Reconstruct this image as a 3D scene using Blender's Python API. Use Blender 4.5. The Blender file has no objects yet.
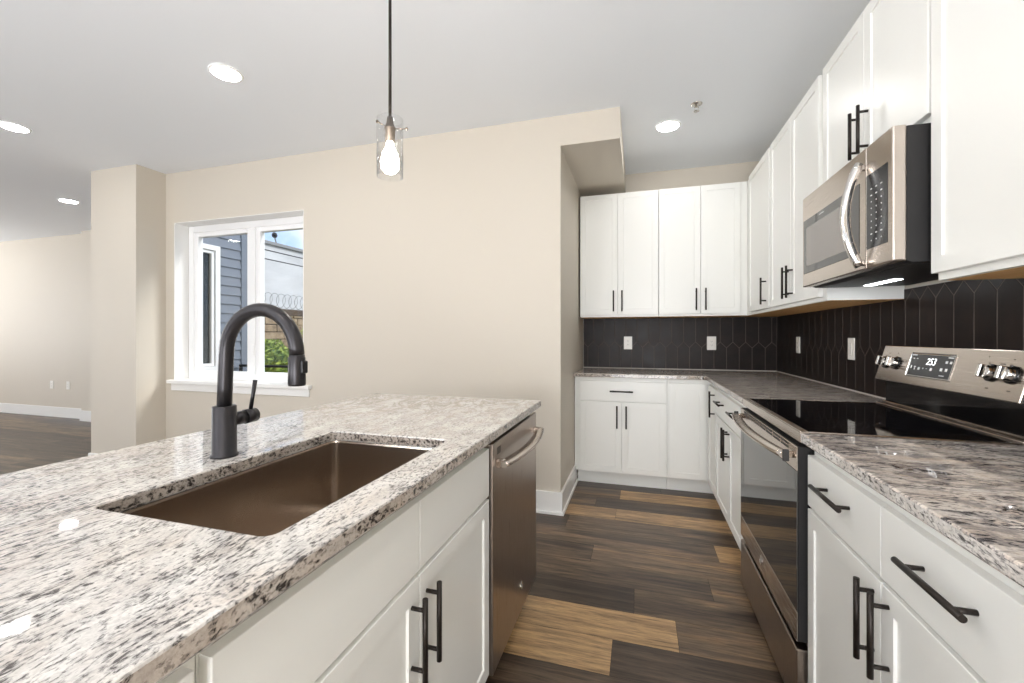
import bpy, bmesh, math, random
from mathutils import Vector, Matrix
C = bpy.context.scene
COL = C.collection
PI = math.pi

# ------------------------------------------------------------------ camera, world, exposure
cam = bpy.data.cameras.new('camera'); co = bpy.data.objects.new('camera', cam); COL.objects.link(co)
cam.sensor_width = 36; cam.lens = 426.2/1024*36; cam.shift_y = -5.5/1024; cam.clip_start = .01
co.location = (0, 0, 1.2135); co.rotation_euler = (PI/2, 0, .289)
C.camera = co
C.view_settings.view_transform = 'Standard'; C.view_settings.look = 'None'
C.view_settings.gamma = 1; C.view_settings.use_curve_mapping = False
C.view_settings.exposure = 0.0
C.cycles.max_bounces = 12; C.cycles.diffuse_bounces = 6; C.cycles.glossy_bounces = 6
C.cycles.transparent_max_bounces = 16; C.cycles.caustics_reflective = False; C.cycles.caustics_refractive = False
C.cycles.sample_clamp_indirect = 6
LAMP = 60.0          # emission of the recessed ceiling lights
SKY = 2.1

def lin(r, g, b):
    f = lambda c: (c/255/12.92) if c/255 <= .04045 else ((c/255+.055)/1.055)**2.4
    return (f(r), f(g), f(b), 1)

w = bpy.data.worlds.new('sky'); C.world = w; w.use_nodes = True
nt = w.node_tree; N = nt.nodes; L = nt.links
bg = N['Background']; bg.inputs[1].default_value = SKY
tc = N.new('ShaderNodeTexCoord'); nz = N.new('ShaderNodeTexNoise'); nz.inputs['Scale'].default_value = 3.2
nz.inputs['Detail'].default_value = 6
L.new(tc.outputs['Generated'], nz.inputs['Vector'])
cr = N.new('ShaderNodeValToRGB'); cr.color_ramp.elements[0].position = .38; cr.color_ramp.elements[1].position = .50
cr.color_ramp.elements[0].color = lin(120, 158, 204); cr.color_ramp.elements[1].color = lin(204, 209, 216)
L.new(nz.outputs[0], cr.inputs[0]); L.new(cr.outputs[0], bg.inputs[0])

# area lamps added as fill at the unseen rear and left openings
def fill_lamp(name, loc, rot, w, h, power):
    l = bpy.data.lights.new(name, 'AREA'); l.shape = 'RECTANGLE'; l.size = w; l.size_y = h; l.energy = power; l.color = (.985, .99, 1)
    o = bpy.data.objects.new(name, l); COL.objects.link(o); o.location = loc; o.rotation_euler = rot
# (tilted up to brighten the ceiling)
fill_lamp('fill_rear_right', (-3.1, -3.1, 1.3), (PI/2+1.25, 0, 0), 3.0, 1.9, 225)
fill_lamp('fill_rear_door', (.05, -2.95, 1.1), (PI/2+.35, 0, 0), 1.7, 2.0, 125)
fill_lamp('fill_left', (-12.75, .5, 1.2), (PI/2+1.25, 0, -PI/2), 4.0, 1.9, 500)
# hazy sun over the courtyard, from the right and behind the window wall
sl_ = bpy.data.lights.new('sun', 'SUN'); sl_.energy = 3.4; sl_.angle = .35; sl_.color = (1, .97, .93)
so = bpy.data.objects.new('sun', sl_); COL.objects.link(so)
so.rotation_euler = Vector((-.62, -.38, -.62)).to_track_quat('-Z', 'Y').to_euler()

# ------------------------------------------------------------------ materials
MATS = {}
def mat(name, col, rough=.5, metal=0, **kw):
    m = bpy.data.materials.new(name); m.use_nodes = True
    b = m.node_tree.nodes['Principled BSDF']
    b.inputs['Base Color'].default_value = col; b.inputs['Roughness'].default_value = rough
    b.inputs['Metallic'].default_value = metal
    for k, v in kw.items(): b.inputs[k.replace('_', ' ')].default_value = v
    MATS[name] = m; return m
class G:
    """node helper"""
    def __init__(s, m): s.nt = m.node_tree; s.b = s.nt.nodes['Principled BSDF']
    def n(s, t, **kw):
        x = s.nt.nodes.new(t)
        for k, v in kw.items():
            if hasattr(x, k): setattr(x, k, v)
            else: x.inputs[k].default_value = v
        return x
    def l(s, a, b): s.nt.links.new(a, b)
    def coords(s, scale=(1, 1, 1), rot=(0, 0, 0), kind='Object'):
        t = s.n('ShaderNodeTexCoord'); mp = s.n('ShaderNodeMapping')
        mp.inputs['Scale'].default_value = scale; mp.inputs['Rotation'].default_value = rot
        s.l(t.outputs[kind], mp.inputs[0]); return mp.outputs[0]
    def noise(s, vec, scale, detail=4, rough=.5, dist=0):
        x = s.n('ShaderNodeTexNoise'); s.l(vec, x.inputs['Vector'])
        x.inputs['Scale'].default_value = scale; x.inputs['Detail'].default_value = detail
        x.inputs['Roughness'].default_value = rough; x.inputs['Distortion'].default_value = dist
        return x.outputs[0]
    def ramp(s, fac, *stops):
        x = s.n('ShaderNodeValToRGB'); e = x.color_ramp.elements
        while len(e) < len(stops): e.new(.5)
        for el, (p, c) in zip(e, stops):
            el.position = p; el.color = c if len(c) == 4 else (*c, 1)
        s.l(fac, x.inputs[0]); return x.outputs[0]
    def mix(s, a, b, fac, mode='MIX'):
        x = s.n('ShaderNodeMix'); x.data_type = 'RGBA'; x.blend_type = mode
        for sock, v in ((x.inputs[6], a), (x.inputs[7], b), (x.inputs[0], fac)):
            if hasattr(v, 'is_linked'): s.l(v, sock)
            else: sock.default_value = v
        return x.outputs[2]
    def math(s, op, a, b=0):
        x = s.n('ShaderNodeMath'); x.operation = op
        for sock, v in ((x.inputs[0], a), (x.inputs[1], b)):
            if hasattr(v, 'is_linked'): s.l(v, sock)
            else: sock.default_value = v
        return x.outputs[0]
    def bump(s, h, strength=.1, dist=.002):
        x = s.n('ShaderNodeBump'); x.inputs['Strength'].default_value = strength; x.inputs['Distance'].default_value = dist
        s.l(h, x.inputs['Height']); s.l(x.outputs[0], s.b.inputs['Normal'])
def g1(v): return (v, v, v, 1)

def painted(name, col, rough, bscale=260, bs=.06):
    m = mat(name, col, rough); g = G(m)
    h = g.noise(g.coords(kind='Object'), bscale, 3)
    g.bump(h, bs, .001); return m
painted('wall_paint', lin(204, 196, 183), .6)
painted('ceiling_paint', lin(241, 245, 250), .75)
painted('trim_white', lin(240, 239, 236), .35, 120, .02)
painted('cabinet_white', lin(238, 238, 234), .33, 90, .02)
mat('white_plastic', lin(240, 238, 232), .3)
mat('slot_dark', lin(40, 38, 36), .5)
mat('vinyl_white', lin(240, 240, 240), .3)
mat('handle_black', lin(44, 38, 34), .38, .6)
mat('gloss_black', lin(16, 15, 16), .08)
mat('black_plastic', lin(26, 25, 26), .45)
mat('side_black', lin(24, 22, 22), .65)
mat('cooktop_glass', lin(8, 8, 12), .03, 0, IOR=1.55)
mat('burner_print', lin(58, 60, 72), .2)
mat('oven_glass', lin(22, 20, 20), .03, 0, IOR=2.5)
mat('screen_glass_glare', lin(120, 112, 106), .06, 0, IOR=2.2)  # paler base colour: the reflection in the microwave door is painted in
mat('border_glass', lin(40, 36, 35), .05, 0, IOR=1.8)
mat('display_glass', lin(34, 36, 40), .15)
mat('chrome', lin(215, 212, 208), .07, 1)
mat('bronze', lin(120, 110, 100), .3, 1)
mat('caulk', lin(200, 194, 186), .6)
mat('grout', lin(92, 82, 76), .8)
mat('marking', lin(225, 225, 225), .5)
mat('dark_marking', lin(60, 52, 48), .5)

def brushed(name, col, rough, sc):
    m = mat(name, col, rough, 1); g = G(m)
    n = g.noise(g.coords(sc), 1, 3, .6)
    r = g.ramp(n, (.3, g1(rough*.85)), (.7, g1(rough*1.2)))
    g.l(r, g.b.inputs['Roughness']); g.bump(n, .03, .0005); return m
brushed('stainless', lin(200, 190, 180), .26, (900, 900, 6))
brushed('stainless_h', lin(205, 194, 184), .24, (5, 900, 900))
brushed('stainless_dark', lin(168, 155, 144), .30, (900, 900, 5))
mat('sink_steel', lin(184, 172, 160), .25, 1, Anisotropic=.5)
mat('faucet_metal', lin(56, 54, 56), .30, .7)

def emit(name, col, s):
    m = mat(name, col, .4); b = m.node_tree.nodes['Principled BSDF']
    b.inputs['Emission Color'].default_value = col; b.inputs['Emission Strength'].default_value = s; return m
emit('lamp_glow', (1, .98, .955, 1), LAMP)
emit('bulb_glow', (1, .93, .84, 1), 165)
emit('range_lamp', (.95, .98, 1, 1), 14)
emit('digit_glow', (1, 1, 1, 1), 1.6)

def glass(name, tint=(1, 1, 1, 1), ior=1.45, boost=1.0):
    m = bpy.data.materials.new(name); m.use_nodes = True; nt = m.node_tree
    nt.nodes.remove(nt.nodes['Principled BSDF']); out = nt.nodes['Material Output']
    t = nt.nodes.new('ShaderNodeBsdfTransparent'); t.inputs[0].default_value = tint
    gl = nt.nodes.new('ShaderNodeBsdfGlossy'); gl.inputs['Roughness'].default_value = .01
    fr = nt.nodes.new('ShaderNodeLayerWeight'); fr.inputs[0].default_value = .5
    p5 = nt.nodes.new('ShaderNodeMath'); p5.operation = 'POWER'; p5.inputs[1].default_value = 5; nt.links.new(fr.outputs['Facing'], p5.inputs[0])
    fr = nt.nodes.new('ShaderNodeMath'); fr.operation = 'ADD'; fr.inputs[1].default_value = .035; nt.links.new(p5.outputs[0], fr.inputs[0])
    mm = nt.nodes.new('ShaderNodeMath'); mm.operation = 'MULTIPLY'; mm.inputs[1].default_value = boost
    mx = nt.nodes.new('ShaderNodeMixShader')
    nt.links.new(fr.outputs[0], mm.inputs[0]); nt.links.new(mm.outputs[0], mx.inputs[0])
    nt.links.new(t.outputs[0], mx.inputs[1]); nt.links.new(gl.outputs[0], mx.inputs[2])
    nt.links.new(mx.outputs[0], out.inputs[0]); MATS[name] = m
glass('window_glass', (.96, .97, .97, 1), 1.25, .6)
glass('shade_glass', (.97, .97, .97, 1), 1.5, 1.0)

def granite(name, light, warm, grey, dark, rot, stretch, speck=60, lo=.56, dens=.5, vein=.35, warmth=.5, ior=1.6, calm=0):
    m = mat(name, light, .03, 0, IOR=ior); g = G(m)
    v = g.coords(stretch, (0, 0, rot))
    warp = g.noise(g.coords(), 2.2, 3, .5)
    wv = g.n('ShaderNodeVectorMath'); wv.operation = 'ADD'
    wc = g.n('ShaderNodeVectorMath'); wc.operation = 'SCALE'; wc.inputs['Scale'].default_value = .22
    wn = g.n('ShaderNodeTexNoise'); g.l(g.coords(), wn.inputs['Vector']); wn.inputs['Scale'].default_value = 2.6; wn.inputs['Detail'].default_value = 2
    g.l(wn.outputs[1], wc.inputs[0]); g.l(v, wv.inputs[0]); g.l(wc.outputs[0], wv.inputs[1])
    v = wv.outputs[0]
    cloud = g.noise(v, 7, 5, .6, .6)
    base = g.mix(light, warm, g.ramp(cloud, (.5-.22*warmth, g1(0)), (.66, g1(1))))
    veins = g.noise(v, 4.0, 6, .62, 1.6)
    base = g.mix(base, grey, g.math('MULTIPLY', g.ramp(veins, (.45, g1(0)), (.53, g1(1)), (.60, g1(.15))), vein))
    dn = g.noise(v, 9, 3, .5)
    sp = g.noise(v, speck, 5, .62, .3)
    s = g.math('ADD', sp, g.math('MULTIPLY', g.math('SUBTRACT', dn, .5), dens))
    if calm:
        sx = g.n('ShaderNodeSeparateXYZ'); tq = g.n('ShaderNodeTexCoord'); g.l(tq.outputs['Object'], sx.inputs[0])
        fd = g.ramp(sx.outputs['Y'], (.25, g1(0)), (.95, g1(1)))
        s = g.math('SUBTRACT', s, g.math('MULTIPLY', fd, calm))
        vv = g.noise(v, 3.2, 5, .6, 2.4)
        base = g.mix(base, lin(150, 138, 126), g.math('MULTIPLY', fd, g.ramp(vv, (.44, g1(0)), (.50, g1(.75)), (.56, g1(0)))))
    base = g.mix(base, grey, g.ramp(s, (lo-.05, g1(0)), (lo, g1(.75))))
    base = g.mix(base, dark, g.ramp(s, (lo+.03, g1(0)), (lo+.075, g1(.95))))
    fine = g.noise(g.coords(), 240, 3, .6)
    base = g.mix(base, g.ramp(fine, (.35, g1(.45)), (.6, g1(1))), .35, 'MULTIPLY')
    g.l(base, g.b.inputs['Base Color']); return m
granite('granite_island', lin(230, 226, 221), lin(217, 207, 198), lin(158, 154, 151), lin(84, 80, 78), .18, (2.4, 1, 2.2), 74, .548, .24, .30, .4, 1.75, .05)
granite('granite_edge_shaded', lin(208, 199, 190), lin(190, 176, 163), lin(130, 120, 112), lin(46, 41, 39), .18, (1.6, 1, 1.6), 80, .53, .35, .30, .7, 1.45)  # slab sides: denser flecks; tone also darkened, as upright faces get less light
granite('granite_range', lin(234, 227, 219), lin(214, 196, 180), lin(138, 132, 131), lin(56, 52, 54), -.42, (1, 2.7, 2.4), 54, .56, .65, .85, .7, 1.55)
granite('granite_corner', lin(226, 219, 212), lin(208, 194, 182), lin(146, 139, 134), lin(76, 70, 68), -.30, (1, 3.0, 2.6), 60, .565, .40, .45, .6, 1.5)

# floor planks
m = mat('floor_planks', g1(.1), .36); g = G(m)
at = g.n('ShaderNodeAttribute'); at.attribute_name = 'tone'
a2 = g.n('ShaderNodeAttribute'); a2.attribute_name = 'seed'
cx = g.n('ShaderNodeCombineXYZ'); g.l(a2.outputs['Fac'], cx.inputs[2])
t = g.n('ShaderNodeTexCoord'); va = g.n('ShaderNodeVectorMath'); va.operation = 'ADD'
g.l(t.outputs['Object'], va.inputs[0]); g.l(cx.outputs[0], va.inputs[1])
mp = g.n('ShaderNodeMapping'); mp.inputs['Scale'].default_value = (2.4, 38, 1); g.l(va.outputs[0], mp.inputs[0])
gr = g.noise(mp.outputs[0], 1.6, 6, .65, .5)
mp2 = g.n('ShaderNodeMapping'); mp2.inputs['Scale'].default_value = (1.0, 11, 1); g.l(va.outputs[0], mp2.inputs[0])
gb = g.noise(mp2.outputs[0], 1.3, 4, .55, 1.0)
tone = g.math('ADD', at.outputs['Fac'], g.math('MULTIPLY', g.math('SUBTRACT', gb, .5), 1.25))
base = g.ramp(tone, (0, lin(58, 46, 38)), (.28, lin(86, 70, 57)), (.52, lin(122, 101, 80)), (.78, lin(164, 131, 94)), (1, lin(194, 158, 114)))
mp3 = g.n('ShaderNodeMapping'); mp3.inputs['Scale'].default_value = (7, 90, 1); g.l(va.outputs[0], mp3.inputs[0])
g3 = g.noise(mp3.outputs[0], 1.5, 5, .7, .4)
base = g.mix(base, g.ramp(gr, (.33, g1(.30)), (.47, g1(.85)), (.62, g1(1.08))), .9, 'MULTIPLY')
base = g.mix(base, g.ramp(g3, (.34, g1(.45)), (.50, g1(1.0)), (.66, g1(1.25))), .8, 'MULTIPLY')
g.l(base, g.b.inputs['Base Color']); g.bump(gr, .12, .001)
mat('floor_groove', lin(30, 25, 22), .8)

# backsplash tile: dark brown glaze with faint mottling
m = mat('tile_black', lin(34, 28, 26), .3, 0, IOR=1.25); g = G(m)
n1 = g.noise(g.coords(), 14, 4, .6)
g.l(g.ramp(n1, (.3, lin(26, 20, 19)), (.7, lin(42, 34, 31))), g.b.inputs['Base Color'])
g.l(g.ramp(n1, (.3, g1(.30)), (.7, g1(.42))), g.b.inputs['Roughness'])
# plywood underside
m = mat('plywood', lin(206, 160, 104), .5); g = G(m)
n1 = g.noise(g.coords((3, 30, 3)), 3, 4, .6)
g.l(g.ramp(n1, (.3, lin(214, 164, 100)), (.7, lin(236, 192, 134))), g.b.inputs['Base Color'])
# outdoors
mat('siding_blue', lin(112, 120, 133), .6)
mat('dark_glass', lin(30, 36, 34), .05)
m = mat('old_stone', lin(140, 122, 100), .9); g = G(m)
n1 = g.noise(g.coords((1, 1, 1)), 2.5, 6, .7); 
g.l(g.ramp(n1, (.3, lin(84, 70, 54)), (.5, lin(146, 124, 98)), (.7, lin(178, 158, 130))), g.b.inputs['Base Color'])
m = mat('pale_stucco', lin(214, 214, 216), .9); g = G(m)
n1 = g.noise(g.coords((1, .3, 1)), 1.5, 5, .6)
g.l(g.ramp(n1, (.3, lin(186, 186, 188)), (.7, lin(214, 214, 216))), g.b.inputs['Base Color'])
m = mat('leaf', lin(120, 150, 60), .6); g = G(m)
n1 = g.noise(g.coords(), 9, 2, .6)
g.l(g.ramp(n1, (.35, lin(92, 122, 44)), (.65, lin(178, 192, 84))), g.b.inputs['Base Color'])
m = mat('ground_grass', lin(110, 120, 70), .95); g = G(m)
n1 = g.noise(g.coords(), 3, 5, .6)
g.l(g.ramp(n1, (.35, lin(92, 100, 58)), (.65, lin(140, 132, 96))), g.b.inputs['Base Color'])
mat('dark_iron', lin(30, 30, 32), .5, .5)
mat('wire_steel', lin(150, 148, 146), .4, .8)
mat('wire_black', lin(40, 40, 44), .6)
mat('stem_brown', lin(80, 62, 44), .8)

# ------------------------------------------------------------------ geometry helpers
def bm_(): return bmesh.new()
def box(bm, x0, x1, y0, y1, z0, z1, bev=0, seg=1):
    if x0 > x1: x0, x1 = x1, x0
    r = bmesh.ops.create_cube(bm, size=1)
    vs = r['verts']
    for v in vs:
        v.co = Vector((x0 if v.co.x < 0 else x1, y0 if v.co.y < 0 else y1, z0 if v.co.z < 0 else z1))
    if bev:
        es = list({e for v in vs for e in v.link_edges})
        bmesh.ops.bevel(bm, geom=es, offset=bev, segments=seg, affect='EDGES', profile=.5)
    return bm
def frame_of(d):
    d = d.normalized(); a = Vector((0, 0, 1)) if abs(d.z) < .9 else Vector((1, 0, 0))
    u = d.cross(a).normalized(); return u, d.cross(u).normalized()
def tube(bm, pts, r, seg=14, caps=True, sq=None):
    """swept round (or flattened: sq=(ru,rv)) tube along pts; r number or list"""
    pts = [Vector(p) for p in pts]; n = len(pts); rings = []
    u = None
    for i, p in enumerate(pts):
        d = (pts[min(i+1, n-1)]-pts[max(i-1, 0)]).normalized()
        if u is None: u, v = frame_of(d)
        else:
            u = (u-d*u.dot(d)).normalized(); v = d.cross(u).normalized()
        rr = r[i] if isinstance(r, (list, tuple)) else r
        ru, rv = (sq if sq else (rr, rr))
        rings.append([bm.verts.new(p+u*ru*math.cos(2*PI*k/seg)+v*rv*math.sin(2*PI*k/seg)) for k in range(seg)])
    for a, b in zip(rings, rings[1:]):
        for k in range(seg):
            f = bm.faces.new((a[k], a[(k+1) % seg], b[(k+1) % seg], b[k])); f.smooth = True
    if caps:
        bm.faces.new(rings[0][::-1]); bm.faces.new(rings[-1])
    return bm
def cyl(bm, a, b, r, seg=16): return tube(bm, [a, b], r, seg)
def lathe(bm, prof, c=(0, 0, 0), seg=32, axis='Z', M=None):
    c = Vector(c); rings = []
    for r, z in prof:
        ring = []
        for k in range(seg):
            a = 2*PI*k/seg; p = Vector((r*math.cos(a), r*math.sin(a), z))
            if M is not None: p = M @ p
            ring.append(bm.verts.new(p+c))
        rings.append(ring)
    for a, b in zip(rings, rings[1:]):
        for k in range(seg):
            f = bm.faces.new((a[k], a[(k+1) % seg], b[(k+1) % seg], b[k])); f.smooth = True
    return bm
def prism(bm, poly, x0, x1):
    """poly of (y,z) extruded along x"""
    a = [bm.verts.new((x0, y, z)) for y, z in poly]; b = [bm.verts.new((x1, y, z)) for y, z in poly]
    n = len(poly)
    bm.faces.new(a); bm.faces.new(b[::-1])
    for i in range(n): bm.faces.new((a[i], b[i], b[(i+1) % n], a[(i+1) % n]))
    return bm
def mesh_obj(name, bm, m, parent=None):
    bmesh.ops.recalc_face_normals(bm, faces=bm.faces)
    me = bpy.data.meshes.new(name); bm.to_mesh(me); bm.free()
    o = bpy.data.objects.new(name, me); COL.objects.link(o)
    me.materials.append(MATS[m])
    if parent: o.parent = parent
    return o
def part(name, bm, m, parent, label=None):
    o = mesh_obj(name, bm, m, parent)
    if label: o['label'] = label
    return o
def struct(name, bm, m, parent=None):
    o = mesh_obj(name, bm, m, parent)
    if not parent: o['kind'] = 'structure'
    return o
def thing(name, label, cat, loc=(0, 0, 0), rz=0, group=None):
    o = bpy.data.objects.new(name, None); COL.objects.link(o); o.empty_display_size = .05
    o.location = loc; o.rotation_euler = (0, 0, rz); o['label'] = label; o['category'] = cat
    if group: o['group'] = group
    return o
def tag(o, label, cat, group=None):
    o['label'] = label; o['category'] = cat
    if group: o['group'] = group
    return o
def dup(root, loc, label, rz=None):
    r = root.copy(); COL.objects.link(r); r.location = loc; r['label'] = label
    if rz is not None: r.rotation_euler = (0, 0, rz)
    for ch in list(root.children):
        c = ch.copy(); COL.objects.link(c); c.parent = r
        for gch in list(ch.children):
            d = gch.copy(); COL.objects.link(d); d.parent = c
    return r
def setorigin(o, p):
    p = Vector(p); o.data.transform(Matrix.Translation(-p)); o.location = p; return o

# ------------------------------------------------------------------ room shell
XW, YB, YW, ZC = 1.128, 4.108, 2.875, 2.715
YL = 4.19
XL, YF = -12.5, -2.8           # living room's far side, wall behind the camera

# floor: individual boards with hairline grooves
random.seed(7)
bm = bm_(); W, PL = .19, 1.22
tl = bm.faces.layers.float.new('tone'); sl = bm.faces.layers.float.new('seed')
fixed = {9: (.15, {-1: 1.0}), 8: (-.10, {-1: .95}), 13: (.415, {0: .95}), 15: (-.15, {0: .86, -1: .80}), 17: (-.135, {0: .92}),
         10: (-.02, {}), 11: (.33, {0: .46, -1: .36}), 12: (-.25, {0: .52}), 14: (-.45, {0: .40, -1: .25}), 16: (-.3, {0: .25})}
r0, r1 = int((YF-.038)//W)-1, int((4.3-.038)//W)+1
for k in range(r0, r1+1):
    y0 = .038+k*W; off, tones = fixed.get(k, (random.random()*PL, {}))
    j = -12
    while off+j*PL < 1.3:
        x0 = off+j*PL
        rt = random.random(); tn = tones.get(j, (.10+rt*.45 if rt < .86 else .45+random.random()*.35))
        gp = .0006
        f = bm.faces.new([bm.verts.new((x, y, 0)) for x, y in ((x0+gp, y0+gp), (x0+PL-gp, y0+gp), (x0+PL-gp, y0+W-gp), (x0+gp, y0+W-gp))])
        f[tl] = tn; f[sl] = random.random()*50
        j += 1
o = struct('floor', bm, 'floor_planks'); o.data.materials.append(MATS['floor_groove'])
bm = bmesh.new(); bm.from_mesh(o.data); nf = len(bm.faces)
box(bm, XL-.2, 1.3, YF-.2, 4.35, -.12, -.0008)
bm.faces.ensure_lookup_table()
for f in bm.faces[nf:]: f.material_index = 1
bm.to_mesh(o.data); bm.free()

bm = bm_(); box(bm, XL-.2, 1.3, YF-.2, 3.08, ZC, ZC+.12); box(bm, XL-.2, -4.92, 3.08, 4.34, ZC, ZC+.12); box(bm, -.66, 1.3, 3.08, 4.26, ZC, ZC+.12)
struct('ceiling', bm, 'ceiling_paint')
struct('wall_right', box(bm_(), XW, XW+.15, YF, YB+.15, 0, ZC), 'wall_paint')
struct('wall_back', box(bm_(), -.51, XW, YB, YB+.15, 0, ZC), 'wall_paint')
WX0, WX1, WZ0, WZ1, WYO = -4.1, -2.645, .80, 2.254, 3.08
bm = bm_()
box(bm, -5.0, WX0, YW, WYO, 0, ZC); box(bm, WX1, -.51, YW, WYO, 0, ZC)
box(bm, WX0, WX1, YW, WYO, 0, WZ0); box(bm, WX0, WX1, YW, WYO, WZ1, ZC)
box(bm, -.66, -.51, WYO, YB+.15, 0, ZC)
struct('wall_front', bm, 'wall_paint')
struct('ceiling_soffit', box(bm_(), -.51, -.117, YW, YB, 2.508, ZC), 'wall_paint')
struct('wall_pillar', box(bm_(), -4.788, -4.207, 2.632, YW, 0, ZC), 'wall_paint')
bm = bm_(); box(bm, XL, -5.05, YL, YL+.15, 0, ZC); box(bm, -7.645, -5.2, YL-.10, YL, 0, ZC)
struct('wall_living_room', bm, 'wall_paint')
bm = bm_(); box(bm, XL-.15, XL, YF, -1.5, 0, ZC); box(bm, XL-.15, XL, 2.5, YL+.15, 0, ZC); box(bm, XL-.15, XL, -1.5, 2.5, 0, .5); box(bm, XL-.15, XL, -1.5, 2.5, 2.4, ZC)
struct('wall_left', bm, 'wall_paint')
# unseen rear wall; its window and door openings are added to let light in
bm = bm_(); RW = [(-9.5, -6.5), (-4.6, -1.6)]; xs = XL
for a, b in RW:
    box(bm, xs, a, YF-.15, YF, 0, ZC); box(bm, a, b, YF-.15, YF, 0, .5); box(bm, a, b, YF-.15, YF, 2.4, ZC); xs = b
box(bm, xs, -.85, YF-.15, YF, 0, ZC); box(bm, -.85, .95, YF-.15, YF, 2.3, ZC); box(bm, .95, XW+.15, YF-.15, YF, 0, ZC)
struct('wall_rear', bm, 'wall_paint')
for i, (a, b, rz_) in enumerate([(-9.5, -6.5, 0), (-4.6, -1.6, 0), (-1.5, 2.5, PI/2)]):  # unseen windows, added for the light they let in
    r = bpy.data.objects.new('window_%d' % (i+3), None); COL.objects.link(r); r['kind'] = 'structure'
    r.location = (XL-.1, -1.5, .5) if rz_ else (a, YF-.1, .5); r.rotation_euler = (0, 0, rz_)
    bm = bm_(); W2 = b-a
    for q in range(3):
        x0 = q*W2/3; x1 = (q+1)*W2/3
        for (p, s, u, v) in ((x0, x0+.05, 0, 1.9), (x1-.05, x1, 0, 1.9), (x0+.05, x1-.05, 0, .05), (x0+.05, x1-.05, 1.85, 1.9)):
            box(bm, p, s, 0, .06, u, v)
    part('window_frame', bm, 'vinyl_white', r)

r = bpy.data.objects.new('added_door_1', None); COL.objects.link(r); r['kind'] = 'structure'; r.location = (-.85, YF-.1, .0)  # unseen glazed door, added to bring light into the aisle
bm = bm_()
for (p, q, u, v) in ((0, .06, 0, 2.3), (1.74, 1.8, 0, 2.3), (.06, 1.74, 2.24, 2.3), (.06, 1.74, 0, .03), (.88, .92, .03, 2.24)): box(bm, p, q, 0, .06, u, v)
part('door_frame', bm, 'vinyl_white', r)

# baseboards with a shoe
def baseboard(name, segs, h=.15):
    bm = bm_()
    for (x0, x1, y0, y1, sx, sy) in segs:
        box(bm, x0, x1, y0, y1, 0, h, .003)
        box(bm, x0+(sx*.011 if sx > 0 else 0), x1+(sx*.011 if sx < 0 else 0), y0+0, y1+0, 0, .001)
    struct(name, bm, 'trim_white')
T = .015
bm = bm_()
box(bm, -4.207, -.51+T, YW-T, YW-.0005, 0, .15); box(bm, -.5095, -.51+T, YW-.0005, 3.585, 0, .15)
box(bm, -4.207, -.51+T+.01, YW-T-.01, YW-T, 0, .018); box(bm, -.51+T, -.51+T+.01, YW-T, 3.585, 0, .018)
struct('baseboard_front', bm, 'trim_white')
bm = bm_()
box(bm, -4.788-T, -4.207+T, 2.632-T, 2.6315, 0, .15, .003); box(bm, -4.788-T, -4.7885, 2.632, YW, 0, .15, .003)
box(bm, -4.2065, -4.207+T, 2.632, YW-T, 0, .15, .003)
struct('baseboard_pillar', bm, 'trim_white')
bm = bm_()
box(bm, XL, -7.645, YL-T, YL-.0005, 0, .15, .003); box(bm, -7.645-T, -5.2, YL-.10-T, YL-.1005, 0, .15, .003)
box(bm, -7.645-T, -7.64505, YL-.10, YL-T, 0, .15, .003)
struct('baseboard_living_room', bm, 'trim_white')

# ------------------------------------------------------------------ window_1
r = bpy.data.objects.new('window_1', None); COL.objects.link(r); r['kind'] = 'structure'; r.location = (WX0, 3.0, WZ0)
def X(x): return x-WX0
bm = bm_()                                       # white drywall returns
e = .006
box(bm, 0, e, -.125, .0, 0, WZ1-WZ0); box(bm, X(WX1)-e, X(WX1), -.125, 0, 0, WZ1-WZ0); box(bm, e, X(WX1)-e, -.125, 0, WZ1-WZ0-e, WZ1-WZ0)
part('reveal', bm, 'trim_white', r)
def rectframe(bm, x0, x1, z0, z1, t, y0, y1, bev=.003, tb=None):
    tb = tb or t
    box(bm, x0, x0+t, y0, y1, z0, z1, bev); box(bm, x1-t, x1, y0, y1, z0, z1, bev)
    box(bm, x0+t, x1-t, y0, y1, z0, z0+tb, bev); box(bm, x0+t, x1-t, y0, y1, z1-t, z1, bev)
bm = bm_(); rectframe(bm, e, X(WX1)-e, .006, WZ1-WZ0-e, .062, 0, .075)
box(bm, X(-3.352), X(-3.295), 0, .075, .062, WZ1-WZ0-.068, .003)
part('window_frame', bm, 'vinyl_white', r)
for (a, b) in ((-4.036, -3.347), (-3.293, -2.71)):
    bm = bm_(); rectframe(bm, X(a), X(b), .04, 1.395, .048, .012, .062)
    s = part('sash', bm, 'vinyl_white', r)
    part('glass_pane', box(bm_(), X(a)+.05, X(b)-.05, .035, .041, .09, 1.345), 'window_glass', s)
bm = bm_(); box(bm, X(-3.70), X(-3.62), -.012, 0, .012, .036, .003); tube(bm, [(X(-3.66), -.012, .026), (X(-3.62), -.03, .03), (X(-3.56), -.03, .026)], .006, 8)
part('crank_handle', bm, 'vinyl_white', r)
bm = bm_(); box(bm, X(-3.31), X(-3.295), -.012, 0, .25, .34, .003)
part('latch', bm, 'vinyl_white', r)
bm = bm_(); box(bm, .001, X(WX1)-.001, -.126, .0, .0, .012); box(bm, -.038, X(-2.56), -.17, -.1255, -.02, .012, .004, 2); box(bm, -.02, X(-2.58), -.14, -.1255, -.085, -.02, .003)
part('window_sill', bm, 'trim_white', r)

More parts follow.
